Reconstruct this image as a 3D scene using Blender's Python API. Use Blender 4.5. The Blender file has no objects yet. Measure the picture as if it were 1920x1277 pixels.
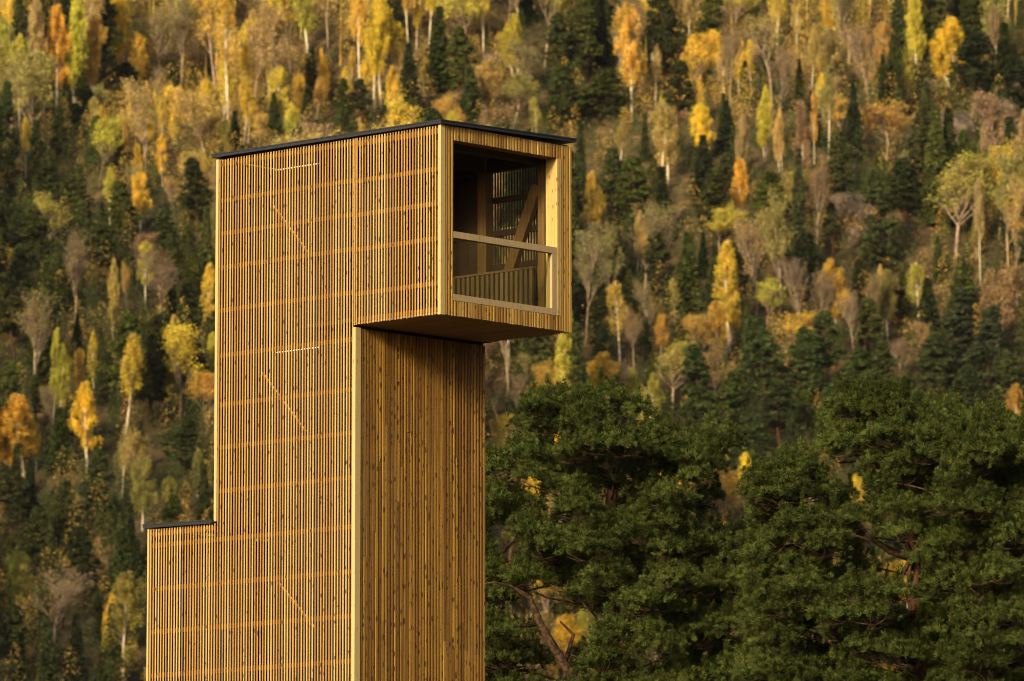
import bpy, math, random
import numpy as np
from mathutils import Vector
R = math.radians
C = bpy.context.scene.collection
SC = bpy.context.scene

# ------------------------------------------------------------------ camera
F = 10860.0
PITCH = math.atan(1442 / F)
CAM = np.array([0.0, 0.0, 1.7])
cd = bpy.data.cameras.new('camera'); cam = bpy.data.objects.new('camera', cd); C.objects.link(cam)
cd.sensor_width = 36; cd.lens = F / 1920 * 36; cd.clip_start = 1; cd.clip_end = 6000
cam.location = CAM; cam.rotation_euler = (R(90) + PITCH, 0, 0)
cd.dof.use_dof = True; cd.dof.focus_distance = 98; cd.dof.aperture_fstop = 3.2
SC.camera = cam

# ------------------------------------------------------------------ light
SUN_AZ = 180 + 30.0      # degrees clockwise from +Y: behind the camera, to its left
SUN_EL = 20.0
SHADE_CLOUD_SEED, SHADE_CLOUD_N = 4, 60
W = bpy.data.worlds.new('World'); SC.world = W; W.use_nodes = True
nt = W.node_tree; sky = nt.nodes.new('ShaderNodeTexSky'); sky.sky_type = 'NISHITA'; sky.sun_disc = False
sky.sun_elevation = R(SUN_EL); sky.sun_rotation = R(SUN_AZ)
sky.dust_density = 3.0; sky.air_density = 1.0; sky.ozone_density = 0.6
nt.nodes['Background'].inputs[1].default_value = 0.125
nt.links.new(sky.outputs[0], nt.nodes['Background'].inputs[0])
sd = bpy.data.lights.new('sun', 'SUN'); sun = bpy.data.objects.new('sun', sd); C.objects.link(sun)
sd.energy = 5.0; sd.angle = R(11); sd.color = (1.0, 0.85, 0.55)
sdir = Vector((math.sin(R(SUN_AZ)) * math.cos(R(SUN_EL)), math.cos(R(SUN_AZ)) * math.cos(R(SUN_EL)), math.sin(R(SUN_EL))))
sun.rotation_euler = sdir.to_track_quat('Z', 'Y').to_euler(); sun.location = (-60, -80, 60)
SC.view_settings.view_transform = 'Standard'; SC.view_settings.look = 'None'; SC.view_settings.exposure = 0.42
SC.render.engine = 'CYCLES'
SC.cycles.filter_width = 1.0; SC.cycles.max_bounces = 6; SC.cycles.diffuse_bounces = 3; SC.cycles.glossy_bounces = 2
SC.cycles.transparent_max_bounces = 6; SC.cycles.use_denoising = True

# ------------------------------------------------------------------ helpers
def ray(x, y):
    a = (x - 960) / F; b = -(y - 638.5) / F
    return np.array([a, math.cos(PITCH) - b * math.sin(PITCH), math.sin(PITCH) + b * math.cos(PITCH)])
def pix(x, y, Y):
    r = ray(x, y); return CAM + r * (Y / r[1])
def project(P):
    q = np.asarray(P) - CAM
    yc = q[1] * math.cos(PITCH) + q[2] * math.sin(PITCH); zc = -q[1] * math.sin(PITCH) + q[2] * math.cos(PITCH)
    return 960 + F * q[0] / yc, 638.5 - F * zc / yc, yc

class MB:
    def __init__(s): s.v = []; s.f = []; s.n = 0; s.q = []
    def add(s, verts, faces):
        o = s.n; s.v.append(np.asarray(verts, float).reshape(-1, 3)); s.n += len(s.v[-1])
        s.f += [tuple(i + o for i in f) for f in faces]
    def polys(s, arr):            # arr: N x k x 3, one face each
        arr = np.asarray(arr, float); n, k, _ = arr.shape
        s.v.append(arr.reshape(-1, 3)); s.q.append((s.n, n, k)); s.n += n * k
    def box(s, x0, x1, y0, y1, z0, z1):
        s.add([(x0,y0,z0),(x1,y0,z0),(x1,y1,z0),(x0,y1,z0),(x0,y0,z1),(x1,y0,z1),(x1,y1,z1),(x0,y1,z1)],
              [(0,3,2,1),(4,5,6,7),(0,1,5,4),(1,2,6,5),(2,3,7,6),(3,0,4,7)])
    def tube(s, pts, rad, sides=5):
        pts = np.asarray(pts, float); n = len(pts); V = []; prev = None
        for i in range(n):
            t = pts[min(i + 1, n - 1)] - pts[max(i - 1, 0)]; t = t / (np.linalg.norm(t) + 1e-9)
            a = np.cross(t, (0.3, 0.9, 0.1) if abs(t[2]) > .8 else (0, 0, 1.0)); a /= np.linalg.norm(a) + 1e-9
            b = np.cross(t, a)
            for k in range(sides):
                w = 2 * math.pi * k / sides; V.append(pts[i] + rad[i] * (a * math.cos(w) + b * math.sin(w)))
        Fc = [(i*sides+k, i*sides+(k+1) % sides, (i+1)*sides+(k+1) % sides, (i+1)*sides+k) for i in range(n-1) for k in range(sides)]
        Fc.append(tuple(range(sides - 1, -1, -1))); Fc.append(tuple((n-1)*sides + k for k in range(sides)))
        s.add(V, Fc)
    def mesh(s, name, mat, smooth=False):
        me = bpy.data.meshes.new(name)
        V = np.concatenate(s.v); me.vertices.add(len(V)); me.vertices.foreach_set('co', V.ravel())
        loops = [np.array([i for f in s.f for i in f], dtype=np.int32)]; sizes = [np.array([len(f) for f in s.f], dtype=np.int32)]
        for o, n, k in s.q:
            loops.append(np.arange(o, o + n * k, dtype=np.int32)); sizes.append(np.full(n, k, dtype=np.int32))
        L = np.concatenate(loops); S = np.concatenate(sizes)
        me.loops.add(len(L)); me.loops.foreach_set('vertex_index', L)
        me.polygons.add(len(S)); st = np.concatenate([[0], np.cumsum(S)[:-1]]).astype(np.int32)
        me.polygons.foreach_set('loop_start', st); me.polygons.foreach_set('loop_total', S)
        me.update(calc_edges=True); me.validate()
        me.polygons.foreach_set('use_smooth', np.full(len(me.polygons), smooth, dtype=bool)); me.update()
        me.materials.append(mat); return me

def link(name, me, parent=None):
    o = bpy.data.objects.new(name, me); C.objects.link(o); o.parent = parent; return o
def tag(o, label=None, cat=None, group=None, kind=None):
    for k, v in (('label', label), ('category', cat), ('group', group), ('kind', kind)):
        if v: o[k] = v
    return o
def empty(name, loc, rz=0):
    o = bpy.data.objects.new(name, None); C.objects.link(o); o.location = loc; o.rotation_euler = (0, 0, rz)
    o.empty_display_size = .5; return o

# ------------------------------------------------------------------ materials
def newmat(name):
    m = bpy.data.materials.new(name); m.use_nodes = True; t = m.node_tree
    for n in list(t.nodes): t.nodes.remove(n)
    out = t.nodes.new('ShaderNodeOutputMaterial'); return m, t, out
def N(t, typ, **kw):
    n = t.nodes.new(typ)
    for k, v in kw.items():
        if k.startswith('i_'): n.inputs[int(k[2:])].default_value = v
        else: setattr(n, k, v)
    return n
def ramp(t, stops, interp='LINEAR'):
    n = t.nodes.new('ShaderNodeValToRGB'); cr = n.color_ramp; cr.interpolation = interp
    while len(cr.elements) < len(stops): cr.elements.new(0.5)
    for e, (p, c) in zip(cr.elements, stops):
        e.position = p; e.color = (*c, 1)
    return n
def mixc(t, fac, a, b, blend='MIX'):
    n = t.nodes.new('ShaderNodeMix'); n.data_type = 'RGBA'; n.blend_type = blend
    for i, v in ((0, fac), (6, a), (7, b)):
        if isinstance(v, bpy.types.NodeSocket): t.links.new(v, n.inputs[i])
        elif i == 0: n.inputs[0].default_value = v
        else: n.inputs[i].default_value = (*v, 1)
    return n.outputs[2]
def math_(t, op, a, b=0.0, c=None):
    n = t.nodes.new('ShaderNodeMath'); n.operation = op
    for i, v in enumerate((a, b) if c is None else (a, b, c)):
        if isinstance(v, bpy.types.NodeSocket): t.links.new(v, n.inputs[i])
        else: n.inputs[i].default_value = v
    return n.outputs[0]

def wood(name, stops, knots=1.0, rough=.65, flatuv=True, grain=.25, knotcol=(.07, .03, .012), weather=0.0, ks=0.0):
    m, t, out = newmat(name)
    tc = N(t, 'ShaderNodeTexCoord'); geo = N(t, 'ShaderNodeNewGeometry')
    sep = N(t, 'ShaderNodeSeparateXYZ'); t.links.new(tc.outputs['Object'], sep.inputs[0])
    s = math_(t, 'ADD', sep.outputs[0], sep.outputs[1])
    rp = ramp(t, stops, 'LINEAR'); t.links.new(geo.outputs['Random Per Island'], rp.inputs[0])
    # long grain and slow drift of tone along each board
    isl = math_(t, 'MULTIPLY', geo.outputs['Random Per Island'], 37.0)
    cg = N(t, 'ShaderNodeCombineXYZ'); t.links.new(math_(t, 'MULTIPLY', s, 60.0), cg.inputs[0]); t.links.new(math_(t, 'MULTIPLY', sep.outputs[2], 1.6), cg.inputs[1]); t.links.new(isl, cg.inputs[2])
    ng = N(t, 'ShaderNodeTexNoise'); ng.inputs['Scale'].default_value = 1.0; ng.inputs['Detail'].default_value = 4; t.links.new(cg.outputs[0], ng.inputs['Vector'])
    mr = N(t, 'ShaderNodeMapRange'); mr.inputs[1].default_value = .25; mr.inputs[2].default_value = .75; mr.inputs[3].default_value = 1 - grain * 1.3; mr.inputs[4].default_value = 1 + grain
    t.links.new(ng.outputs[0], mr.inputs[0])
    vm = N(t, 'ShaderNodeVectorMath', operation='SCALE'); t.links.new(rp.outputs[0], vm.inputs[0]); t.links.new(mr.outputs[0], vm.inputs['Scale'])
    col = vm.outputs[0]
    # knots
    ck = N(t, 'ShaderNodeCombineXYZ'); t.links.new(math_(t, 'MULTIPLY', s, 13.0), ck.inputs[0]); t.links.new(math_(t, 'MULTIPLY_ADD', sep.outputs[2], 4.6, isl), ck.inputs[1])
    vo = N(t, 'ShaderNodeTexVoronoi', voronoi_dimensions='2D'); vo.inputs['Scale'].default_value = 1.0; t.links.new(ck.outputs[0], vo.inputs['Vector'])
    k = N(t, 'ShaderNodeMapRange'); k.inputs[1].default_value = .12 + ks; k.inputs[2].default_value = .22 + ks; k.inputs[3].default_value = knots; k.inputs[4].default_value = 0
    sc3 = N(t, 'ShaderNodeSeparateXYZ'); t.links.new(vo.outputs['Color'], sc3.inputs[0]); t.links.new(math_(t, 'ADD', vo.outputs['Distance'], math_(t, 'MULTIPLY', sc3.outputs[0], .26)), k.inputs[0])
    col = mixc(t, k.outputs[0], col, knotcol)
    if weather:
        nw = N(t, 'ShaderNodeTexNoise'); nw.inputs['Scale'].default_value = 1.3; nw.inputs['Detail'].default_value = 5; t.links.new(tc.outputs['Object'], nw.inputs['Vector'])
        wm = N(t, 'ShaderNodeMapRange'); wm.inputs[1].default_value = .42; wm.inputs[2].default_value = .72; wm.inputs[3].default_value = 0; wm.inputs[4].default_value = weather
        t.links.new(nw.outputs[0], wm.inputs[0]); col = mixc(t, wm.outputs[0], col, (.16, .10, .055))
    b = N(t, 'ShaderNodeBsdfPrincipled'); b.inputs['Roughness'].default_value = rough; b.inputs['Specular IOR Level'].default_value = .3
    t.links.new(col, b.inputs['Base Color'])
    bm = N(t, 'ShaderNodeBump'); bm.inputs['Strength'].default_value = .3; bm.inputs['Distance'].default_value = .004
    t.links.new(ng.outputs[0], bm.inputs['Height']); t.links.new(bm.outputs[0], b.inputs['Normal'])
    t.links.new(b.outputs[0], out.inputs[0]); return m

def plain(name, col, rough=.6, metal=0.0, noise=.2, scale=3.0, stretch=(1, 1, 1)):
    m, t, out = newmat(name); tc = N(t, 'ShaderNodeTexCoord'); mp = N(t, 'ShaderNodeMapping'); mp.inputs['Scale'].default_value = stretch
    t.links.new(tc.outputs['Object'], mp.inputs[0]); n = N(t, 'ShaderNodeTexNoise'); n.inputs['Scale'].default_value = scale; n.inputs['Detail'].default_value = 5
    t.links.new(mp.outputs[0], n.inputs['Vector'])
    rp = ramp(t, [(.3, tuple(c * (1 - noise) for c in col)), (.7, tuple(min(1, c * (1 + noise)) for c in col))]); t.links.new(n.outputs[0], rp.inputs[0])
    b = N(t, 'ShaderNodeBsdfPrincipled'); b.inputs['Roughness'].default_value = rough; b.inputs['Metallic'].default_value = metal
    t.links.new(rp.outputs[0], b.inputs['Base Color']); t.links.new(b.outputs[0], out.inputs[0]); return m

def leafmat(name, trans=.42, spread=.35, col=None, hue=.03, patch=.3):
    """leaf colour = the object's own colour, varied a little from leaf to leaf"""
    m, t, out = newmat(name); geo = N(t, 'ShaderNodeNewGeometry')
    if col is None: oi = N(t, 'ShaderNodeObjectInfo'); c = oi.outputs['Color']
    else: rgb = N(t, 'ShaderNodeRGB'); rgb.outputs[0].default_value = (*col, 1); c = rgb.outputs[0]
    hs = N(t, 'ShaderNodeHueSaturation'); t.links.new(c, hs.inputs['Color'])
    r = geo.outputs['Random Per Island']
    tc = N(t, 'ShaderNodeTexCoord'); nz = N(t, 'ShaderNodeTexNoise'); nz.inputs['Scale'].default_value = .8; nz.inputs['Detail'].default_value = 3; t.links.new(tc.outputs['Object'], nz.inputs['Vector'])
    nm_ = N(t, 'ShaderNodeMapRange'); nm_.inputs[1].default_value = .35; nm_.inputs[2].default_value = .65; nm_.inputs[3].default_value = 1 - patch; nm_.inputs[4].default_value = 1 + patch * .6; t.links.new(nz.outputs[0], nm_.inputs[0])
    t.links.new(math_(t, 'MULTIPLY', math_(t, 'MULTIPLY_ADD', r, 2 * spread, 1 - spread), nm_.outputs[0]), hs.inputs['Value'])
    r2 = math_(t, 'FRACT', math_(t, 'MULTIPLY', r, 17.3))
    t.links.new(math_(t, 'MULTIPLY_ADD', r2, 2 * hue, .5 - hue), hs.inputs['Hue'])
    d = N(t, 'ShaderNodeBsdfDiffuse'); tr = N(t, 'ShaderNodeBsdfTranslucent'); mx = N(t, 'ShaderNodeMixShader'); mx.inputs[0].default_value = trans
    t.links.new(hs.outputs[0], d.inputs[0]); t.links.new(hs.outputs[0], tr.inputs[0])
    t.links.new(d.outputs[0], mx.inputs[1]); t.links.new(tr.outputs[0], mx.inputs[2]); t.links.new(mx.outputs[0], out.inputs[0]); return m

def barkmat(name, a, b, scale=(6, 6, 2.0), lo=.4, hi=.6):
    m, t, out = newmat(name); tc = N(t, 'ShaderNodeTexCoord'); mp = N(t, 'ShaderNodeMapping'); mp.inputs['Scale'].default_value = scale
    t.links.new(tc.outputs['Object'], mp.inputs[0]); n = N(t, 'ShaderNodeTexNoise'); n.inputs['Scale'].default_value = 1; n.inputs['Detail'].default_value = 3
    t.links.new(mp.outputs[0], n.inputs['Vector']); rp = ramp(t, [(lo, a), (hi, b)]); t.links.new(n.outputs[0], rp.inputs[0])
    d = N(t, 'ShaderNodeBsdfDiffuse'); t.links.new(rp.outputs[0], d.inputs[0]); t.links.new(d.outputs[0], out.inputs[0]); return m

M = {}
M['slat'] = wood('slat_wood', [(0, (.19, .115, .06)), (.1, (.28, .145, .045)), (.35, (.345, .178, .040)), (.75, (.41, .238, .062)), (1, (.46, .30, .105))], knots=.9, grain=.16)
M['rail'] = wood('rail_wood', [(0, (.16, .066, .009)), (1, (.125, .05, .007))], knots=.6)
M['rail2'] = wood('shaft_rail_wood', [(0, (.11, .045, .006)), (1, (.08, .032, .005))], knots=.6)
M['stringer'] = wood('stringer_wood', [(0, (.50, .22, .03)), (1, (.45, .20, .03))], knots=.3)
M['post'] = wood('post_wood', [(0, (.52, .37, .16)), (1, (.48, .325, .125))], knots=.55, grain=.08, knotcol=(.16, .08, .03))
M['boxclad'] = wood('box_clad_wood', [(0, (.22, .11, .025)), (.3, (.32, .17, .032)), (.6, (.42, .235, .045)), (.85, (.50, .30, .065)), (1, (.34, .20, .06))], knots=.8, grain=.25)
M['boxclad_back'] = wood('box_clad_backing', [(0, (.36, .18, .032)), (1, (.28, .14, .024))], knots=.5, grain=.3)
M['clad'] = wood('clad_wood', [(0, (.15, .068, .013)), (.3, (.22, .105, .017)), (.6, (.28, .14, .021)), (.85, (.38, .205, .03)), (1, (.24, .13, .034))], knots=.92, grain=.25, ks=.07)
M['clad_back'] = wood('clad_backing', [(0, (.27, .125, .02)), (1, (.20, .09, .014))], knots=.6, grain=.3)
M['frame'] = wood('weathered_frame', [(0, (.36, .25, .125)), (1, (.42, .30, .15))], knots=.5, grain=.15)
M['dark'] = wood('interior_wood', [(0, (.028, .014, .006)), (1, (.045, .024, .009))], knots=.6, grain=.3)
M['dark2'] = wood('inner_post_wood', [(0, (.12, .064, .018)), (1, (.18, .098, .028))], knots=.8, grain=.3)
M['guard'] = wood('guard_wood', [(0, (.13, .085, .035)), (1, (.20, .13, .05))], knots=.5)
M['frame2'] = wood('jamb_board_wood', [(0, (.46, .30, .09)), (1, (.52, .34, .11))], knots=.7, grain=.12)
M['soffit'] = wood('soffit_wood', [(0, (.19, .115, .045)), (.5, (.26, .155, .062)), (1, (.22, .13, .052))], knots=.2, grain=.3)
M['felt'] = plain('roof_felt', (.016, .015, .018), rough=.45, noise=.3, scale=20)
M['black'] = plain('interior_shade', (.007, .005, .004), rough=.9)  # near-black tone painted in for interior shade
M['steel'] = plain('steel', (.85, .80, .66), rough=.4, metal=.0, noise=.05)
# glass
m, t, out = newmat('glass'); g = N(t, 'ShaderNodeBsdfGlossy'); g.inputs['Roughness'].default_value = .02; tr = N(t, 'ShaderNodeBsdfTransparent'); tr.inputs[0].default_value = (.86, .88, .80, 1)
fr = N(t, 'ShaderNodeFresnel'); fr.inputs[0].default_value = 1.5; mx = N(t, 'ShaderNodeMixShader')
t.links.new(math_(t, 'MULTIPLY', fr.outputs[0], .18), mx.inputs[0]); t.links.new(tr.outputs[0], mx.inputs[1]); t.links.new(g.outputs[0], mx.inputs[2]); t.links.new(mx.outputs[0], out.inputs[0]); M['glass'] = m
M['leaf'] = leafmat('autumn_leaf', hue=.02); M['needle'] = leafmat('hill_needle', trans=.38, spread=.5, hue=.02)
M['fneedle'] = leafmat('pine_needle', trans=.38, spread=.5, col=(.088, .107, .024), hue=.025)
M['birchbark'] = barkmat('birch_bark', (.26, .19, .13), (.64, .54, .38), (5, 5, 1.3), .36, .50)
M['greybark'] = barkmat('grey_bark', (.22, .15, .10), (.42, .30, .20))
M['twig'] = barkmat('twig', (.20, .14, .09), (.34, .255, .165))
M['darkbark'] = barkmat('spruce_bark', (.06, .04, .025), (.12, .08, .05))
M['pinebark'] = barkmat('pine_bark', (.04, .022, .013), (.11, .052, .03), (14, 14, 5))
M['pinelimb'] = barkmat('pine_limb', (.035, .021, .013), (.095, .055, .033), (14, 14, 14))

# ------------------------------------------------------------------ ground and hillside
def T(x, y):
    x = np.asarray(x, float); y = np.asarray(y, float)
    s = y - 432 - 6 * np.sin(x / 37.0)
    h = .565 * .5 * (s + np.sqrt(s * s + 30 ** 2)) - .2
    k = np.clip(s / 60, 0, 1)
    b = 2.6 * np.sin(x / 21 + y / 34) + 1.6 * np.sin(x / 8.7 - y / 15 + 1) + .9 * np.sin(x / 4.3 + 2) * np.sin(y / 6.1) + 1.3 * np.sin((x + y) / 11.0)
    far = np.clip((y - 1150) / 400, 0, 1)
    side = np.clip(.36 * (x - 260), 0, 420) * np.clip((900 - y) / 300, 0, 1)
    behind = side + .20 * .5 * (np.abs(np.minimum(y + 260, 0)) + 0) * (1 - .6 * np.clip((-y - 1400) / 1200, 0, 1))  # unseen slopes to the right and behind, raised to darken the glass reflection
    return np.where(s > 0, (h + b * k) * (1 - .15 * far), np.maximum(h - .2, 0) * 0 + h * np.clip((s + 30) / 30, 0, 1) + behind)
xs = np.concatenate([[-4000, -2500, -1500, -900, -500, -300, -200, -140], np.arange(-100, 101, 2.5), [140, 200, 300, 500, 900, 1500, 2500, 4000]])
ys = np.concatenate([[-4000, -2600, -2000, -1400, -1000, -700, -450, -260, -100, 0, 50, 100, 200, 300, 360], np.arange(400, 740, 2.5), [760, 800, 860, 940, 1050, 1200, 1500, 2000, 3000]])
X, Y = np.meshgrid(xs, ys); Z = T(X, Y)
rs = np.random.RandomState(5)
Z += np.where((Y > 440) & (Y < 740), rs.normal(0, .22, Z.shape), 0)
nx, ny = len(xs), len(ys)
g = MB(); g.add(np.stack([X, Y, Z], -1).reshape(-1, 3), [(j*nx+i, j*nx+i+1, (j+1)*nx+i+1, (j+1)*nx+i) for j in range(ny-1) for i in range(nx-1)])
m, t, out = newmat('forest_floor'); tc = N(t, 'ShaderNodeTexCoord')
n1 = N(t, 'ShaderNodeTexNoise'); n1.inputs['Scale'].default_value = .09; n1.inputs['Detail'].default_value = 8; n1.inputs['Roughness'].default_value = .7
n2 = N(t, 'ShaderNodeTexNoise'); n2.inputs['Scale'].default_value = 1.1; n2.inputs['Detail'].default_value = 6
for n_ in (n1, n2): t.links.new(tc.outputs['Object'], n_.inputs['Vector'])
r1 = ramp(t, [(.30, (.03, .032, .015)), (.45, (.06, .048, .024)), (.56, (.11, .075, .038)), (.70, (.20, .14, .07))]); t.links.new(n1.outputs[0], r1.inputs[0])
r2 = ramp(t, [(.3, (.45, .45, .45)), (.7, (1.3, 1.25, 1.15))]); t.links.new(n2.outputs[0], r2.inputs[0])
d = N(t, 'ShaderNodeBsdfDiffuse'); t.links.new(mixc(t, 1.0, r1.outputs[0], r2.outputs[0], 'MULTIPLY'), d.inputs[0]); t.links.new(d.outputs[0], out.inputs[0])
tag(link('ground', g.mesh('ground', m, True)), 'brown forest floor of the steep hillside behind the tower', 'hillside', kind='structure')

def hit(x, y, extra=0.0):
    """first point along the view of (x, y) that is `extra` metres above the terrain"""
    r = ray(x, y); Ys = np.arange(440, 900, .5); P = CAM[None] + r[None] * (Ys / r[1])[:, None]
    dz = P[:, 2] - (T(P[:, 0], P[:, 1]) + extra); k = np.argmax(dz < 0)
    return P[k]

# ------------------------------------------------------------------ tower
AZ = R(46.8)
TW = empty('observation_tower', (-1.0836, 87.0, 0), AZ)
tag(TW, 'tall timber lookout tower clad in thin vertical slats with cantilevered viewing box', 'tower')
UW, VB, V1, VF, VA = 2.94, 4.92, 1.82, 4.92, 6.43      # width, box depth, shaft front, shaft back, annex back
ZB, ZT, ZA = 13.66, 16.58, 10.82                         # box underside, wall top, annex wall top
rnd = random.Random(3)
def part(name, mb, mat, parent=TW): return link(name, mb.mesh(name, M[mat]), parent)

# slat screens on the left face (plane u = 0), slats 31 mm wide at 60 mm
def slats_left(v0, v1, z0, z1, u0, u1, p=.0602, w=.0255, joints=False):
    mb = MB(); n = int(round((v1 - v0) / p)); p = (v1 - v0) / n
    for i in range(n):
        v = v0 + (i + .5) * p + rnd.uniform(-.002, .002)
        cuts = [z0 + rnd.uniform(-.006, .006)]
        if joints or rnd.random() < .12:
            z = z0 + rnd.uniform(1.5, 4.5)
            while z < z1 - 1: cuts.append(z); z += rnd.uniform(3.2, 4.8)
        cuts.append(z1)
        for a, b in zip(cuts[:-1], cuts[1:]):
            du = rnd.uniform(-.0015, .0015); dv = rnd.uniform(-.0015, .0015)
            mb.box(u0 + du, u1 + du, v - w/2 + dv, v + w/2 + dv, a + .002, b - .002)
    return mb
part('slat_screen', slats_left(.085, V1 + .005, ZB, ZT - .01, 0, .007), 'slat')
mb = MB(); mb.box(0, .007, V1 + .008, V1 + .030, ZB - .004, ZT - .01); part('slat_screen', mb, 'slat')
part('slat_screen', slats_left(V1 + .03, VF - .05, 0.3, ZT - .01, 0, .007), 'slat')
part('slat_screen', slats_left(VF - .05, VA - .04, 0.3, ZA - .01, 0, .007), 'slat')
for z in (15.90, 15.37, 14.83, 14.14, 13.74):
    mb = MB(); mb.box(.018, .05, .08, V1 + .02, z - .035, z + .035); part('rail', mb, 'rail')
for z in (16.50, 15.92, 15.39, 14.85, 14.17, 13.45, 12.67, 12.0, 11.31):
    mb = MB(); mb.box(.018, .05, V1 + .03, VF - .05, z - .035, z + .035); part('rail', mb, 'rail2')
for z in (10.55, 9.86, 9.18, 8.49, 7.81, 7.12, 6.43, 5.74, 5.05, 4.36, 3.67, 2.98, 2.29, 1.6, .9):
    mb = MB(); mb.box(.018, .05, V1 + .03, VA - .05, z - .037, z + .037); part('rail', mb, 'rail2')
mb = MB(); mb.box(.018, .05, VF + .01, VA - .05, 10.70, 10.77); part('rail', mb, 'rail')
mb = MB(); mb.box(.018, .05, .08, V1, 16.44, 16.53); part('rail', mb, 'rail')
# corner posts
mb = MB(); mb.box(-.004, .093, -.004, .056, ZB - .004, ZT); part('corner_post', mb, 'post')
mb = MB(); mb.box(-.004, .115, V1 - .012, V1 + .052, 0, ZB - .035); part('corner_post', mb, 'post')
mb = MB(); mb.box(-.004, .05, VF - .052, VF + .004, ZA + .02, ZT); part('corner_post', mb, 'post')
mb = MB(); mb.box(-.004, .05, VA - .03, VA + .004, 0, ZA); part('corner_post', mb, 'post')

# vertical board-on-board cladding on faces that look down the +(-v) axis
def clad_front(u0, u1, z0, z1, vface, p=.0625, w=.037, dep=.015, zj=True, back=True, vb=.03):
    mb = MB(); n = max(1, int(round((u1 - u0) / p))); p = (u1 - u0) / n
    for i in range(n):
        u = u0 + (i + .5) * p + rnd.uniform(-.004, .004); ww = w * rnd.uniform(.85, 1.15)
        cuts = [z0 + rnd.uniform(-.004, .004)]
        if zj and z1 - z0 > 4:
            z = z0 + rnd.uniform(2, 5)
            while z < z1 - 1: cuts.append(z); z += rnd.uniform(3.5, 5)
        cuts.append(z1)
        for a, b in zip(cuts[:-1], cuts[1:]):
            e = rnd.uniform(-.003, .003); mb.box(u - ww/2, u + ww/2, vface + e, vface + dep, a + .0015, b - .0015)
    bk = MB()
    if back:
        n2 = max(1, int((u1 - u0) / .11)); q = (u1 - u0) / n2
        for i in range(n2): bk.box(u0 + i * q + .001, u0 + (i + 1) * q - .001, vface + dep + .002, vface + dep + vb, z0 + .01, z1)
    return mb, bk
def two(name, args, **k):
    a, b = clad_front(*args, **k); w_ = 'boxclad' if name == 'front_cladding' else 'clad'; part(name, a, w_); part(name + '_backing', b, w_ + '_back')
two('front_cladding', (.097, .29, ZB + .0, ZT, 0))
mb = MB(); mb.box(2.607, 2.652, -.003, .052, 13.9, 16.362); mb.box(2.655, 2.70, -.001, .052, 13.9, 16.362); part('jamb_facing', mb, 'frame2')
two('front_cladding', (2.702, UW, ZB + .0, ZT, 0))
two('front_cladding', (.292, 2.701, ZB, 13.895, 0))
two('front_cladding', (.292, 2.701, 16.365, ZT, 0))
two('shaft_cladding', (.12, UW - .02, .3, ZB - .045, V1 + .002), p=.068, w=.041)
# opening: lintel, jambs, sill block
mb = MB(); mb.box(.292, 2.605, .056, .24, 16.372, 16.55); part('lintel', mb, 'dark2')
mb = MB()
for i in range(3): mb.box(2.607, 2.72, .056 + i * .062, .056 + i * .062 + .060, 13.9, 16.37)
part('jamb', mb, 'frame2')
mb = MB(); mb.box(.12, .288, .056, .24, 13.9, 16.37); part('jamb', mb, 'dark2')
# window balustrade frame with glass
wf = empty('window', (0, 0, 0)); wf.parent = TW
mb = MB(); mb.box(.294, 2.603, .0, .10, 14.862, 14.96); part('handrail', mb, 'frame', wf)
mb = MB(); mb.box(.294, 2.603, .0, .10, 13.898, 13.995); part('sill', mb, 'frame', wf)
mb = MB(); mb.box(2.495, 2.603, .002, .098, 13.997, 14.86); part('frame_post', mb, 'frame', wf)
mb = MB(); mb.box(.296, 2.493, .048, .054, 13.997, 14.86); link('pane', mb.mesh('pane', M['glass']), wf)
# far side wall of the box (plane u = UW): slats seen through the opening, rails, post, brace, guard
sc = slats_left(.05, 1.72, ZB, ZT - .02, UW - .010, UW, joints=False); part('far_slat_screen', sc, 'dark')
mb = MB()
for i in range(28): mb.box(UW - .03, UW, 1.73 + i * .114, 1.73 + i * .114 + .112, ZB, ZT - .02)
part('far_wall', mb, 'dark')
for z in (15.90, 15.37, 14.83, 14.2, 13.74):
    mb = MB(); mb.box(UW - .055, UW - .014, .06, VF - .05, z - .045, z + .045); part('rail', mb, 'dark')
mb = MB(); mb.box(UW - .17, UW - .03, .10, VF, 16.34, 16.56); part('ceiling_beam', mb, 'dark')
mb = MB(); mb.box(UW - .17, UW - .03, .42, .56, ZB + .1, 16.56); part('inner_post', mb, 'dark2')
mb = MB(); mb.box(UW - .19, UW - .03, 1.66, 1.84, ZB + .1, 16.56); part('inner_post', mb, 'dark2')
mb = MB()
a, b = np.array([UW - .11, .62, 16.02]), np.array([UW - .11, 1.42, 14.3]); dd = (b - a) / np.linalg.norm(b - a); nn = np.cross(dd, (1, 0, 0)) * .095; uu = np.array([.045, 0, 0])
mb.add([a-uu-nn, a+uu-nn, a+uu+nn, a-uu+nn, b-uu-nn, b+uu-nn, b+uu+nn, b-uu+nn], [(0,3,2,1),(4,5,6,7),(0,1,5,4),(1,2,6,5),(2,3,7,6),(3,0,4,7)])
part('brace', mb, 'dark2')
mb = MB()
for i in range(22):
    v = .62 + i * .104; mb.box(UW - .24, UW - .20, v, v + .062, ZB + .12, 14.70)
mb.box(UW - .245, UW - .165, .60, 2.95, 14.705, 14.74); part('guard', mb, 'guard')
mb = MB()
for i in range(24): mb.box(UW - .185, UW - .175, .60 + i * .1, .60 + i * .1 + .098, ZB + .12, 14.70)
part('guard_backing', mb, 'black')  # black sheets painted as shade between the guard battens
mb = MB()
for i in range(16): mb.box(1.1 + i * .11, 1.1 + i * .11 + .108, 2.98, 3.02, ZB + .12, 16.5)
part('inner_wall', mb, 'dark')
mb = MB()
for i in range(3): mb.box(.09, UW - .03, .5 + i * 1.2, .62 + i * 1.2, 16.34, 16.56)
part('ceiling_beam', mb, 'dark')
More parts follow.
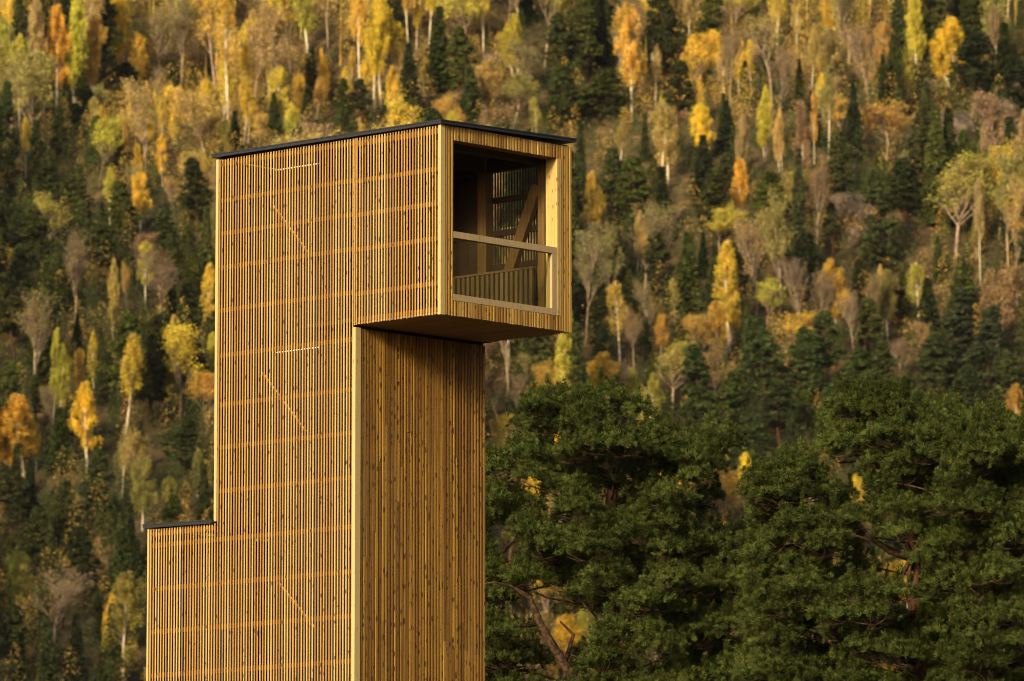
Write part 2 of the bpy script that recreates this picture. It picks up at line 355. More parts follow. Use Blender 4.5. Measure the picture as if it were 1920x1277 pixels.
mb = MB(); mb.box(.06, UW - .03, .06, VF - .05, 16.585, 16.61); part('ceiling', mb, 'dark')
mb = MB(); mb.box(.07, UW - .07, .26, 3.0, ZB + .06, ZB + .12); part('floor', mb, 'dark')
# soffit of the cantilever, boards run along v
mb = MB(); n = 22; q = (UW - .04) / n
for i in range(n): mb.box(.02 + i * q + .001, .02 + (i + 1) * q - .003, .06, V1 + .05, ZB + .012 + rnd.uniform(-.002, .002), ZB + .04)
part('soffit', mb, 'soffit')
# roofs with upstand fascia
def roof(u0, u1, v0, v1, zl, zr):
    mb = MB(); o = .056
    a = [(u0-o, v0-o, zl), (u1+o, v0-o, zr), (u1+o, v1+o, zr + .03), (u0-o, v1+o, zl + .03)]
    mb.add([(x, y, z) for x, y, z in a] + [(x, y, z + .040) for x, y, z in a], [(0,3,2,1),(4,5,6,7),(0,1,5,4),(1,2,6,5),(2,3,7,6),(3,0,4,7)])
    e = .02; a2 = [(u0-o-.008+e*0, v0-o-.008, zl+.028), (u1+o+.008, v0-o-.008, zr+.028), (u1+o+.008, v1+o+.008, zr+.058), (u0-o-.008, v1+o+.008, zl+.058)]
    mb.add([(x, y, z + .014) for x, y, z in a2] + [(x, y, z + .032) for x, y, z in a2], [(0,3,2,1),(4,5,6,7),(0,1,5,4),(1,2,6,5),(2,3,7,6),(3,0,4,7)])
    return mb
part('roof', roof(0, UW, 0, VF, ZT + .0, ZT + .075), 'felt')
part('annex_roof', roof(0, UW, VF + .06, VA, ZA - .015, ZA + .02), 'felt')
# near-black sheets added as shade behind the slats, outer back and far walls, stairs and handrails glimpsed through the slats
mb = MB(); mb.box(1.1, 1.2, V1 + .2, VF - .1, 0, 16.5); mb.box(.8, .9, VF, VA - .1, 0, ZA - .1); part('interior_shade', mb, 'black')
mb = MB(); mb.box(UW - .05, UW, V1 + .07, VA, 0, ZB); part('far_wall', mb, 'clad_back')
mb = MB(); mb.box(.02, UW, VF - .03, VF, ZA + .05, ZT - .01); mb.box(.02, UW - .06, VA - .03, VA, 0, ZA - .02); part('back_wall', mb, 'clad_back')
mb = MB(); mb.box(.2, UW - .06, V1 + .09, V1 + .12, 0, ZB - .1); mb.box(.06, UW - .06, VF - .06, VF - .035, ZA, 16.5); mb.box(.06, UW - .06, VA - .06, VA - .035, 0, ZA - .05); mb.box(1.0, 1.09, 3.05, 3.1, ZB, 16.5); part('shade_lining', mb, 'black')  # lining added to blacken what shows through the slat gaps
def bar(p, q, r, sides=4): 
    mb = MB(); mb.tube([p, q], [r, r], sides); return mb
for (v0, z0, v1, z1) in ((3.70, 15.72, 2.86, 14.83), (3.92, 13.10, 2.95, 12.10), (3.62, 9.87, 2.72, 9.03)):
    part('stair_stringer', bar((.065, v0, z0), (.065, v1, z1), .022), 'stringer')
for (v0, v1, z) in ((3.61, 2.66, 16.27), (3.60, 2.62, 13.39)):
    part('stair_handrail', bar((.030, v0, z), (.030, v1, z), .011, 6), 'steel')

# ------------------------------------------------------------------ hillside tree kinds (unit: metres; base at origin)
def leafquads(P, size, rs, flat=0.0, elong=1.0):
    n = len(P); a = rs.normal(size=(n, 3)); a /= np.linalg.norm(a, axis=1)[:, None] + 1e-9
    b = np.cross(a, rs.normal(size=(n, 3))); b /= np.linalg.norm(b, axis=1)[:, None] + 1e-9
    s = (size * rs.uniform(.6, 1.3, n))[:, None]
    a = a * s * elong; b = b * s
    return np.stack([P - a*.5, P + b*.35 - a*.05, P + a*.5, P - b*.35 + a*.05], 1)
def bend(rs, H, amp):
    ph = rs.uniform(0, 6.28, 2); k = rs.uniform(.5, 1.2)
    def f(h): return np.array([amp * math.sin(ph[0] + k * h / H * 3) - amp * math.sin(ph[0]), amp * math.sin(ph[1] + k * h / H * 2.5) - amp * math.sin(ph[1]), h])
    return f
def mk_birch(seed, H=13.0, base=.34, rad=1.9, dens=1.0, twin=False):
    rs = np.random.RandomState(seed); tr = MB(); cr = MB(); P = []
    stems = [(0, 0, 1.0)] + ([(.7, .2, .85)] if twin else [])
    for ox, oy, sc_ in stems:
        h_ = H * sc_; f = bend(rs, h_, .35); off = np.array([ox, oy, 0])
        lean = np.array([ox * .8, 0, 0])
        g_ = lambda h: f(h) + off + lean * h / h_
        tr.tube([g_(h_ * k / 9) for k in range(10)], [.14 * (1 - k / 9.6) ** .8 + .016 for k in range(10)], 6)
        nb = 58
        for i in range(nb):
            u = (i + rs.uniform()) / nb; h = h_ * (base + (1 - base) * u ** .9); p0 = g_(h * .985)
            env = rad * .8 * sc_ * (math.sin(math.pi * min(1, (.14 + u * .86)) ** .8) ** .7 * .9 + .12) * rs.uniform(.55, 1.1)
            az = rs.uniform(0, 6.28); up = rs.uniform(.8, 1.9)
            pts = [p0]; 
            for k in range(1, 5):
                s = k / 4; pts.append(p0 + np.array([math.cos(az) * env * s, math.sin(az) * env * s, env * up * (s - .45 * s * s)]))
            tr.tube(pts, [.035, .027, .02, .014, .006], 3)
            for k in range(int(9 * dens)):
                s = rs.uniform(.25, 1.05); q = s * 4; j = min(3, int(q)); pp = pts[j] + (pts[j + 1] - pts[j]) * (q - j)
                L = rs.uniform(.5, 1.7); m_ = int(17 * L * dens) + 3
                tt = rs.uniform(0, 1, m_)[:, None]; drift = rs.normal(0, .12, 3) * np.array([1, 1, 0])
                P.append(pp + drift * tt + np.array([0, 0, -L]) * tt + rs.normal(0, .10, (m_, 3)))
    P = np.concatenate(P); cr.polys(leafquads(P, .165, rs)); return tr, cr
def mk_spruce(seed, H=13.0, rad=2.0, droop=.35):
    rs = np.random.RandomState(seed); tr = MB(); cr = MB(); f = bend(rs, H, .08); P = []; Q = []
    tr.tube([f(H * k / 6) for k in range(7)], [.17 * (1 - k / 6.3) + .01 for k in range(7)], 6)
    z = .9
    while z < H - .15:
        u = z / H; r0 = rad * (1 - u) ** .85 * (1 if u > .1 else .8) + .08; nb = 7 if u < .8 else 5; a0 = rs.uniform(0, 6.28)
        for i in range(nb):
            az = a0 + 6.28 * i / nb + rs.normal(0, .25); r = r0 * rs.uniform(.6, 1.18); d = np.array([math.cos(az), math.sin(az), 0]); p0 = f(z)
            n_ = max(3, int(r / .12)); s = (np.arange(n_) + rs.uniform(.2, .8, n_)) / n_; s = s[:, None]
            line = p0 + d * r * s + np.array([0, 0, 1.0]) * (-droop * r * s ** 1.1 + .25 * r * s ** 3)
            for side in (-1, 0, 1):
                sd_ = np.cross(d, (0, 0, 1)) * side * .16 * (1.1 - s)
                P.append(line + sd_ * 1.5 + rs.normal(0, .05, line.shape)); Q.append(np.repeat([d * .5 + np.cross(d, (0, 0, 1)) * side * .6 + np.array([0, 0, -.45])], n_, 0))
        z += .23 + .10 * (1 - u)
    P = np.concatenate(P); Q = np.concatenate(Q) + rs.normal(0, .25, (len(P), 3)); Q /= np.linalg.norm(Q, axis=1)[:, None]
    n = len(P); s = rs.uniform(.25, .5, n)[:, None]; b = np.cross(Q, rs.normal(size=(n, 3))); b /= np.linalg.norm(b, axis=1)[:, None]; b *= .14
    cr.polys(np.stack([P - Q * s * .3, P + b, P + Q * s, P - b], 1)); return tr, cr
def mk_pine(seed, H=12.0, base=.30, rad=2.3, pads=120):
    rs = np.random.RandomState(seed); tr = MB(); cr = MB(); f = bend(rs, H, .4); P = []
    tr.tube([f(H * k / 8) for k in range(9)], [.19 * (1 - k / 9) + .015 for k in range(9)], 6)
    for i in range(pads):
        u = rs.uniform() ** .8; h = H * (base + (1.01 - base) * u); env = rad * (1 - u ** 1.35) ** .8 * (.65 + .35 * min(1, u * 3)) + .10
        az = rs.uniform(0, 6.28); r = env * rs.uniform(.25, 1.0); c = f(h) + np.array([math.cos(az) * r, math.sin(az) * r, rs.uniform(-.2, .4)])
        p0 = f(max(0, h - r * .35 - .1)); tr.tube([p0, (p0 + c) / 2 + np.array([0, 0, -.1]), c], [.045, .03, .01], 3)
        w = rs.uniform(.35, .7); m_ = 80; v = rs.normal(size=(m_, 3)); v /= np.linalg.norm(v, axis=1)[:, None]; v[:, 2] = np.abs(v[:, 2]) * 1.0 - .15
        P.append(c + v * np.array([w, w, w * 1.0]) * rs.uniform(.35, 1.05, (m_, 1)))
    P = np.concatenate(P); cr.polys(leafquads(P, .25, rs, elong=1.3)); return tr, cr
def branchy(tr, rs, p, d, L, r, lvl, tips, spread, nsub):
    r = max(r, .009)
    pts = [p]; q = p.copy(); dd = d.copy()
    for k in range(4):
        dd = dd + rs.normal(0, .10, 3) + np.array([0, 0, .05]); dd /= np.linalg.norm(dd); q = q + dd * L / 4; pts.append(q)
    tr.tube(pts, [r, r * .85, r * .7, r * .5, r * .25], 5 if lvl == 0 else 3)
    if lvl >= 3: tips.append(pts[-1]); tips.append(pts[2]); return
    for i in range(nsub[lvl]):
        s = rs.uniform(.3 if lvl else .42, 1.0); j = min(3, int(s * 4)); b = pts[j] + (pts[j + 1] - pts[j]) * (s * 4 - j)
        az = rs.uniform(0, 6.28); a = np.array([math.cos(az), math.sin(az), 0]); nd = dd * .75 + a * spread[lvl] + np.array([0, 0, .35]); nd /= np.linalg.norm(nd)
        branchy(tr, rs, b, nd, L * (.42 if lvl == 0 else .5) * rs.uniform(.7, 1.15) * (1.25 - .45 * s), r * .45, lvl + 1, tips, spread, nsub)
def mk_broad(seed, H=11.0, leaves=10, bare=False, spread=(.62, .6, .7)):
    rs = np.random.RandomState(seed); tr = MB(); cr = MB(); tips = []
    branchy(tr, rs, np.zeros(3), np.array([rs.normal(0, .04), 0, 1.0]), H * .84, .16, 0, tips, spread, (19, 7, 4))
    P = np.array(tips); P = np.repeat(P, leaves, 0) + rs.normal(0, .26, (len(P) * leaves, 3)); cr.polys(leafquads(P, .24 if not bare else .15, rs)); return tr, cr

KINDS = {}
def proto(kind, variants, tmat, cmat, H0, W0):
    L = []
    for tr, cr in variants:
        L.append((tr.mesh(kind + '_trunk', M[tmat], True), cr.mesh(kind + '_crown', M[cmat])))
    KINDS[kind] = (L, H0, W0)
proto('birch_tree', [mk_birch(1, base=.4), mk_birch(2, base=.3, rad=2.1), mk_birch(3, base=.5, rad=1.7, dens=.8), mk_birch(4, base=.4, twin=True), mk_birch(5, base=.35, rad=2.2), mk_birch(6, base=.58, rad=1.6, dens=.8), mk_birch(7, base=.45, rad=1.9, dens=.6), mk_birch(8, base=.3, rad=1.6, twin=True)], 'birchbark', 'leaf', 13.0, 3.3)
proto('spruce_tree', [mk_spruce(11), mk_spruce(12, rad=1.6), mk_spruce(13, rad=2.2, droop=.45), mk_spruce(14, rad=1.8, droop=.2)], 'darkbark', 'needle', 13.0, 3.8)
proto('hill_pine', [mk_pine(21), mk_pine(22, base=.18, rad=2.5, pads=150), mk_pine(23, base=.42, rad=2.1, pads=95), mk_pine(24, base=.08, rad=2.2, pads=160)], 'pinebark', 'needle', 12.0, 4.2)
proto('broadleaf_tree', [mk_broad(31, leaves=5), mk_broad(32, leaves=3), mk_broad(33, leaves=5, spread=(.8, .7, .7)), mk_broad(34, leaves=4, spread=(.45, .5, .6))], 'greybark', 'leaf', 11.0, 5.0)
proto('bare_tree', [mk_broad(41, leaves=2, bare=True, spread=(.38, .45, .6)), mk_broad(42, leaves=2, bare=True, spread=(.30, .4, .5)), mk_broad(43, leaves=2, bare=True, spread=(.5, .6, .7)), mk_broad(44, leaves=3, bare=True, spread=(.26, .4, .5))], 'twig', 'leaf', 11.0, 3.8)

COL = dict(G=(.80, .57, .075), Y=(.85, .66, .08), O=(.74, .46, .09), L=(.56, .50, .08), V=(.36, .31, .09), B=(.36, .24, .12), A=(.58, .42, .14),
           D=(.052, .062, .020), N=(.092, .102, .029), U=(.080, .102, .036))
CNAME = dict(G='golden', Y='yellow', O='orange', L='lime', V='olive', B='rusty', A='ochre', D='dark green', N='green', U='bluish')
KN = {'b': 'birch_tree', 's': 'spruce_tree', 'p': 'hill_pine', 'w': 'broadleaf_tree', 'x': 'bare_tree'}
# landmark trees: kind, x, y of the tip, height, crown width (all as seen), colour
LM = '''b,108,2,195,58,O;b,183,24,175,55,O;b,253,58,120,42,G;w,70,118,200,75,V;p,150,146,120,52,D;p,240,118,90,55,D;s,325,108,90,36,D;s,362,118,90,34,D;x,300,22,150,70,V
x,341,8,170,60,V;b,430,-30,240,62,G;w,475,30,200,55,A;b,585,-45,200,70,L;b,520,118,130,48,Y;s,515,168,100,30,D;s,573,172,100,34,D;b,592,140,90,36,O;b,392,142,120,45,G
b,458,138,120,38,G;w,276,168,170,58,A;w,388,178,140,80,A;s,441,204,90,34,D;b,50,216,110,24,Y;p,20,160,210,44,D;p,64,228,150,34,D;p,106,203,150,40,D;w,186,232,130,56,L
b,208,308,110,34,L;b,264,318,110,42,G;x,327,338,90,24,O;p,95,285,120,60,N;p,150,330,110,70,N;p,50,385,120,80,N;p,230,345,120,60,N;p,372,300,140,60,D;p,300,395,130,60,N;p,190,420,130,80,N
x,70,575,180,70,V;b,101,610,170,42,L;b,152,650,110,28,G;b,178,618,110,26,G;b,232,622,220,70,Y;w,338,622,185,86,Y;b,48,738,150,105,O;b,166,712,160,62,Y;b,213,478,150,24,A;x,236,512,120,20,O
b,274,448,110,38,L;x,142,465,160,56,B;x,297,488,140,60,B;b,396,490,150,44,G;b,396,618,120,40,L;w,388,706,110,55,O;p,345,786,110,78,U;s,114,758,130,44,D;p,30,560,120,60,N;s,355,500,130,60,N
s,57,856,120,42,D;b,268,850,140,56,V;b,322,888,90,34,V;p,25,880,150,70,N;p,110,905,150,60,N;p,175,850,160,70,U;s,228,960,150,55,N;p,160,990,150,70,D;s,382,878,110,44,N;p,330,930,120,60,N;b,372,840,100,40,V
b,40,1028,130,62,L;b,232,1066,220,76,V;b,212,1108,120,34,Y;x,106,1082,150,80,B;s,90,1150,170,56,N;s,144,1146,170,50,D;s,210,1128,180,52,N;b,272,1245,60,30,Y;p,20,1140,160,60,N;p,60,960,150,70,N;s,255,1010,150,46,D
b,676,-40,200,52,G;b,716,-20,210,58,G;b,766,-60,150,40,O;b,804,-60,150,40,G;s,822,8,170,56,D;w,868,-40,170,84,L;s,766,80,160,48,D;p,678,152,100,44,D;p,640,152,100,34,D;b,972,22,110,48,L
b,915,108,110,62,A;b,795,108,80,26,G;p,858,58,140,60,N;s,884,120,150,62,N;p,1040,30,150,60,N;p,1086,0,170,64,N;s,1112,-20,150,56,D;p,1060,130,130,70,N;b,1184,0,210,62,O;b,1228,80,110,26,A
p,1122,134,100,90,N;p,1272,116,160,58,D;b,1238,185,150,58,A;b,1160,228,90,38,A;b,1105,316,150,48,G;b,1006,180,90,30,L;p,1140,280,140,60,N;s,1195,290,150,56,N;w,960,150,100,60,V;w,1000,90,100,60,V
b,1335,50,110,46,G;b,1292,-60,140,40,A;w,1375,-40,130,70,L;b,1455,-50,140,44,G;b,1546,-60,140,30,G;b,1494,-30,120,26,A;b,1518,40,150,34,A;b,1566,50,130,66,A;b,1552,120,170,36,V;x,1626,60,170,50,B
b,1652,36,110,34,O;b,1798,30,130,80,G;s,1656,98,130,28,D;s,1684,90,140,30,D;b,1702,84,100,34,L;b,1526,168,130,18,O;b,1320,190,120,56,G;s,1362,186,110,42,D;b,1436,162,130,34,L;b,1466,200,110,24,A
s,1598,160,150,48,D;w,1660,200,110,84,O;p,1830,66,130,84,D;s,1880,40,160,60,D;p,1905,110,130,80,D;b,1384,296,130,44,O;p,1452,326,130,72,N;p,1642,326,210,70,N;w,1790,304,200,110,L;w,1890,306,220,84,V
b,1836,330,190,30,A;x,1906,370,220,50,O;x,1210,392,200,84,V;w,1098,446,210,56,V;w,1144,446,170,40,V;b,1368,446,200,64,Y;w,1350,398,90,60,L;w,1462,394,220,52,V;x,1418,426,180,50,A;b,1162,526,150,52,G
b,1240,584,90,36,O;w,1310,596,110,64,O;b,1346,560,120,44,O;w,1436,538,90,48,L;b,1568,484,150,58,O;b,1132,656,140,76,G;w,1260,648,130,84,L;w,1482,596,90,66,G;b,1724,488,120,54,L;b,1664,504,130,54,V
x,1690,640,90,50,B;w,1012,690,110,56,O;b,946,768,110,70,G;p,1312,650,190,80,U;p,1362,700,170,76,U;p,1432,600,200,90,U;p,1500,626,180,80,U;p,1545,590,180,76,U;p,1610,660,170,84,U;p,1580,730,150,80,U
p,1650,700,170,80,U;p,1740,640,170,84,U;p,1850,580,200,84,U;p,1880,660,170,80,U;p,1800,690,150,80,U;p,1710,740,130,80,U;p,1470,720,150,80,U;p,1400,780,150,84,U;b,1600,742,70,34,G;b,1808,752,80,36,L
b,1908,716,120,50,O;b,1395,846,110,34,Y;b,1500,862,80,28,G;b,1600,884,110,50,Y;w,1350,890,120,60,O;p,1225,440,150,60,N;s,1290,430,160,60,N;p,1190,300,150,70,N;p,1500,440,130,70,D;p,1560,250,130,60,N
p,1330,330,150,70,N;s,1320,250,130,50,D;p,1700,300,120,70,D;s,1740,520,140,60,D;p,1620,560,140,70,N;s,1240,310,150,60,D;x,1600,560,150,40,B;x,1640,540,130,36,B;x,1500,500,160,40,B;x,1535,520,150,40,B
w,940,700,110,60,B;b,1180,690,90,40,L;x,1185,600,120,40,B;x,1150,690,110,44,B;b,1060,1150,110,80,Y;b,1330,1080,90,60,Y;b,1420,990,100,50,G;b,1670,1240,90,60,G;b,960,1050,90,50,Y;b,1140,930,90,60,Y;b,1700,1030,120,60,G;p,1735,1045,120,60,N;b,1670,1050,110,44,Y'''
trees = []      # dict(kind, P, H, Wd, col, px, ytop, lm)
for line in LM.replace('\n', ';').split(';'):
    k, x, y, h, w, c = line.split(','); x, y, h, w = map(float, (x, y, h, w)); k = KN[k]
    d = 600.0
    for _ in range(4): P = hit(x, y, h * d / F * (1.12 if k == 'birch_tree' else 1.0)); d = P[1]
    H = h * d / F * (1.12 if k == 'birch_tree' else 1.0)
    trees.append(dict(kind=k, P=(P[0], P[1]), H=H, Wd=w * d / F * (.98 if k == 'birch_tree' else 1.15), col=c, px=x, top=y, bot=y + h, hw=w / 2, d=d))
nlm = len(trees)
# filler trees between and behind them
rf = random.Random(8); EXTRA = []
MIX = [  # rows of the slope, top to bottom; columns left to right (10); c: conifer share, leaf colours
 'g4 g2 g1 g1 g1 m5 g5 g3 g4 d7', 'm6 g2 g1 g2 g3 m7 g6 g4 g6 d8', 'm8 g4 a4 g3 m6 m8 m7 m7 m7 m7', 'd9 d8 m7 m5 m5 m8 m7 m7 r6 m7',
 'b8 b7 m7 m5 m5 m6 m6 m7 b6 m7', 'm7 m6 m6 m5 m5 b4 m6 u8 u8 u8', 'm7 m7 m6 m5 m5 m4 m7 u9 u9 u9', 'd9 d9 d9 m5 m5 g3 g3 g4 u8 u8', 'd9 d9 d9 m6 m6 g3 g3 g3 g4 m5', 'd8 d7 d8 m6 m6 g3 g3 g3 g3 m5']
MIX = [r.split() for r in MIX]
PAL = dict(g='GGYOLA', a='AAVGO', m='VVGALB', d='VLBY', r='BBAO', b='BVAG', u='VGLB')
def mixat(px, py):
    j = min(9, max(0, int(px / 192))); i = min(9, max(0, int(py / 128))); return MIX[i][j]
y = 478.0
while y < 690:
    x = -78.0
    half = y * .0885 + 9
    while x < 78:
        gx = x + rf.uniform(-1.9, 1.9); gy = y + rf.uniform(-1.9, 1.9); x += 3.9
        if abs(gx) > half or rf.random() < .08: continue
        gz = float(T(gx, gy)); px, py, d = project((gx, gy, gz))
        if (1540 < px < 1960 and 215 < py < 345 and rf.random() < .65) or (1545 < px < 1700 and 390 < py < 500 and rf.random() < .6): continue
        pm = mixat(px, py - 60)
        con = rf.random() < int(pm[1]) / 10
        if con: kind = rf.choice(['spruce_tree', 'hill_pine']); c = rf.choice('DNN' if pm[0] != 'u' else 'UUN')
        else:
            kind = rf.choice(['birch_tree'] * 4 + ['broadleaf_tree', 'broadleaf_tree', 'bare_tree'] if pm[0] != 'g' else ['birch_tree'] * 5 + ['broadleaf_tree', 'bare_tree', 'bare_tree']); c = rf.choice(PAL[pm[0]])
            if kind == 'bare_tree': c = rf.choice('BAV')
        H = rf.uniform(8.5, 15); hp = H * F / d; wp = {'birch_tree': .225, 'spruce_tree': .28, 'hill_pine': .36, 'broadleaf_tree': .40, 'bare_tree': .33}[kind] * rf.uniform(.8, 1.15) * H
        top = py - hp; hw = wp * F / d / 2; ok = True
        for L in trees[:nlm]:
            crown_bot = L['top'] + (L['bot'] - L['top']) * .55
            if gy < L['P'][1] + 1 and abs(px - L['px']) < (hw + L['hw']) * .6 and top < crown_bot and py > L['top']:
                ok = False; break
            if abs(gy - L['P'][1]) < 2.2 and abs(gx - L['P'][0]) < 2.2: ok = False; break
        if not ok:
            # a low young tree may still stand here when its tip stays under the crown in front
            H *= .5; hp *= .5; wp *= .6; hw *= .6; top = py - hp
            if rf.random() < .15: continue
            if any(gy < L['P'][1] + 1 and abs(px - L['px']) < (hw + L['hw']) * .6 and top < L['top'] + (L['bot'] - L['top']) * .55 and py > L['top'] for L in trees[:nlm]): continue
        if sum(t_['kind'] == kind for t_ in trees) >= (300 if kind != 'bare_tree' else 150): EXTRA.append((gx, gy, H, c in 'DNU')); continue
        trees.append(dict(kind=kind, P=(gx, gy), H=H, Wd=wp, col=c, px=px, top=top, bot=py, hw=hw, d=d))
    y += 3.9

# labels: look first, then where it stands
KW = dict(birch_tree='birch', spruce_tree='spruce', hill_pine='pine', broadleaf_tree='leafy tree', bare_tree='sparse tree')
XB = [(70, 'by the left edge'), (170, 'far left of the tower'), (280, 'left of the tower'), (402, 'just left of the tower'), (560, 'above left roof end'), (720, 'above mid roof'), (912, 'above the viewing box'),
      (1075, 'above the right roof corner'), (1190, 'just right of the box'), (1320, 'right of the viewing box'), (1450, 'far right of the box'), (1580, 'mid right slope'), (1710, 'on the far right slope'), (1830, 'near the right edge'), (9999, 'by the right edge')]
YB = [(0, 'at the frame top'), (70, 'at the top'), (160, 'high up'), (260, 'fairly high'), (370, 'on the upper slope'), (480, 'above mid slope'), (590, 'halfway down'), (700, 'below mid slope'), (810, 'low down'), (930, 'very low'), (9999, 'at the slope foot')]
def where(tr):
    px, my = tr['px'], tr['top']
    s = [n_ for b_, n_ in XB if px < b_][0]; v = [n_ for b_, n_ in YB if my < b_][0]
    if 402 <= px < 1075 and my > 240: s = 'behind the tower' if px < 912 or my < 600 else 'beside the tower shaft'
    return v + ' ' + s
from collections import defaultdict
byl = defaultdict(list)
for tr in trees:
    hp = tr['bot'] - tr['top']; sz = 'tall' if hp > 165 else ('small' if hp < 105 else '')
    fat = tr['hw'] * 2 / max(hp, 1); sz = (sz + (' slim' if fat < .27 else (' wide' if fat > .42 else ''))).strip()
    tr['base'] = ' '.join((sz + ' ' + CNAME[tr['col']] + ' ' + KW[tr['kind']]).split()) if tr['kind'] != 'bare_tree' else (sz + ' sparse tree').strip()
    tr['place'] = where(tr); byl[tr['base'] + ' ' + tr['place']].append(tr)
ORD = ['leftmost', 'second', 'third', 'fourth', 'fifth', 'sixth', 'seventh', 'eighth', 'ninth', 'tenth', 'eleventh', 'twelfth', 'thirteenth', 'fourteenth', 'fifteenth', 'sixteenth', 'seventeenth', 'eighteenth', 'nineteenth', 'twentieth'] + ['further'] * 60
for k, L in byl.items():
    L.sort(key=lambda a: a['px'])
    for i, tr in enumerate(L):
        if len(L) == 1: tr['label'] = k
        elif i == 0: tr['label'] = 'leftmost ' + k
        elif i == len(L) - 1: tr['label'] = 'rightmost ' + k
        elif len(L) == 3: tr['label'] = 'middle ' + k
        else: tr['label'] = ORD[i] + ' ' + k + ' from left'
GR = dict(birch_tree='birches on the hillside', spruce_tree='spruces on the hillside', hill_pine='pines on the hillside', broadleaf_tree='broad-crowned trees on the hillside', bare_tree='leafless trees on the hillside')
CT = dict(birch_tree='birch', spruce_tree='spruce', hill_pine='pine', broadleaf_tree='tree', bare_tree='bare tree')
TC = (.0, .0)
for tr in trees:
    w_ = tr['label'].split()
    for drop in ('slim', 'small', 'tall', 'wide', 'from', 'left'):
        if len(w_) > 16 and drop in w_: w_.reverse() if drop in ('left', 'from') else None; w_.remove(drop); w_.reverse() if drop in ('left', 'from') else None
    tr['label'] = ' '.join(w_)
for i, tr in enumerate(trees):
    L, H0, W0 = KINDS[tr['kind']]; tm, cm = rf.choice(L); x, y = tr['P']
    e = empty(tr['kind'], (x, y, float(T(x, y)) - .25), rf.uniform(0, 6.28)); sx = tr['Wd'] / W0; e.scale = (sx, sx, tr['H'] / H0)
    tag(e, tr['label'], CT[tr['kind']], GR[tr['kind']])
    a = link('trunk', tm, e); b = link('crown', cm, e)
    c = COL[tr['col']]; j = [rf.uniform(.8, 1.2) for _ in range(2)]; b.color = (c[0] * j[0], c[1] * j[0] * rf.uniform(.92, 1.08), c[2] * j[1], 1)
print('hill trees', len(trees), {k: sum(t_['kind'] == k for t_ in trees) for k in KINDS})

# ------------------------------------------------------------------ undergrowth, rocks
rs = np.random.RandomState(77); n = 10000
bx = rs.uniform(-76, 76, n); by = rs.uniform(474, 705, n); keep = np.abs(bx) < by * .0885 + 8; bx, by = bx[keep], by[keep]; n = len(bx)
kinds_ = []
for a_, b_ in zip(bx, by):
    px_, py_, _ = project((a_, b_, float(T(a_, b_)))); pm = mixat(px_, py_ - 30); con = int(pm[1]) / 10 * .75; q = rs.uniform()
    kinds_.append(3 if q < con else (2 if q < con + (.45 if pm[0] in 'ga' else .18) else (1 if q < con + .5 * (1 - con) + .2 else 0)))
kinds_ = np.array(kinds_)
for ki, (nm, cc, lab, m_, lo, hi, rr_) in enumerate((('undergrowth', (.24, .15, .07), 'rusty brown bracken and brush covering the hillside floor', 110, .5, 1.9, 1.1), ('low_shrubs', (.15, .15, .05), 'low olive green shrubs between the hillside trunks', 180, .8, 3.6, .75),
        ('golden_saplings', (.52, .34, .08), 'golden leaved saplings crowding under the hillside birches', 260, 1.8, 6.5, .45), ('young_conifers', (.08, .10, .032), 'young dark green conifers crowding the hillside floor', 280, 1.8, 6.0, .5))):
    x_, y_ = bx[kinds_ == ki], by[kinds_ == ki]; k_ = len(x_); cx = np.repeat(x_, m_); cy = np.repeat(y_, m_); hh = np.repeat(rs.uniform(lo, hi, k_), m_)
    t_ = rs.uniform(0, 1, len(cx)) ** 1.2; a_ = rs.uniform(0, 6.283, len(cx)); w_ = rr_ * hh ** .5 * (np.sqrt(np.clip(1 - t_, 0, 1)) if ki == 3 else np.sin(np.pi * np.clip(t_ * .8 + .2, 0, 1)) ** .5) * np.sqrt(rs.uniform(.1, 1, len(cx)))
    P = np.stack([cx + w_ * np.cos(a_), cy + w_ * np.sin(a_), T(cx, cy) + t_ * hh + .1], 1); mb = MB(); mb.polys(leafquads(P, .15, rs))
    tag(link(nm, mb.mesh(nm, leafmat(nm + '_leaf', .25, .5, cc, .035))), lab, 'undergrowth', kind='stuff')
# the wood goes on to both sides beyond the separately built trees
rs = np.random.RandomState(91); n = 2600; bx = rs.uniform(-150, 150, n); by = rs.uniform(474, 720, n); out_ = np.abs(bx) > by * .0885 + 8; bx, by = bx[out_], by[out_]; pick = rs.uniform(size=len(bx)) < .5
for nm, cc, lab, sel, con in (('golden_wood', (.58, .42, .09), 'golden birch wood filling in and running on along the hillside', pick, False), ('conifer_wood', (.085, .10, .03), 'dark conifer wood filling in and running on along the hillside', ~pick, True)):
    ex = [q for q in EXTRA if q[3] == con]; x_ = np.concatenate([bx[sel], [q[0] for q in ex]]); y_ = np.concatenate([by[sel], [q[1] for q in ex]]); hx = np.concatenate([rs.uniform(7, 13, int(sel.sum())), [q[2] for q in ex]])
    m_ = 420; k_ = len(x_); cx = np.repeat(x_, m_); cy = np.repeat(y_, m_); hh = np.repeat(hx, m_)
    t_ = rs.uniform(0 if con else .3, 1, len(cx)); a_ = rs.uniform(0, 6.283, len(cx)); w_ = hh * (.15 if con else .12) * (1.05 - t_ if con else np.sin(np.pi * (t_ - .25)) ** .5) * np.sqrt(rs.uniform(.1, 1, len(cx)))
    mb = MB(); mb.polys(leafquads(np.stack([cx + w_ * np.cos(a_), cy + w_ * np.sin(a_), T(cx, cy) + t_ * hh], 1), .24, rs))
    for a2, b2, h2 in zip(x_, y_, hh[::m_]): z2 = float(T(a2, b2)); mb.tube([(a2, b2, z2 - .3), (a2, b2, z2 + h2 * .8)], [.13, .04], 3)
    tag(link(nm, mb.mesh(nm, leafmat(nm + '_leaf', .3, .5, cc, .03))), lab, 'wood', kind='stuff')
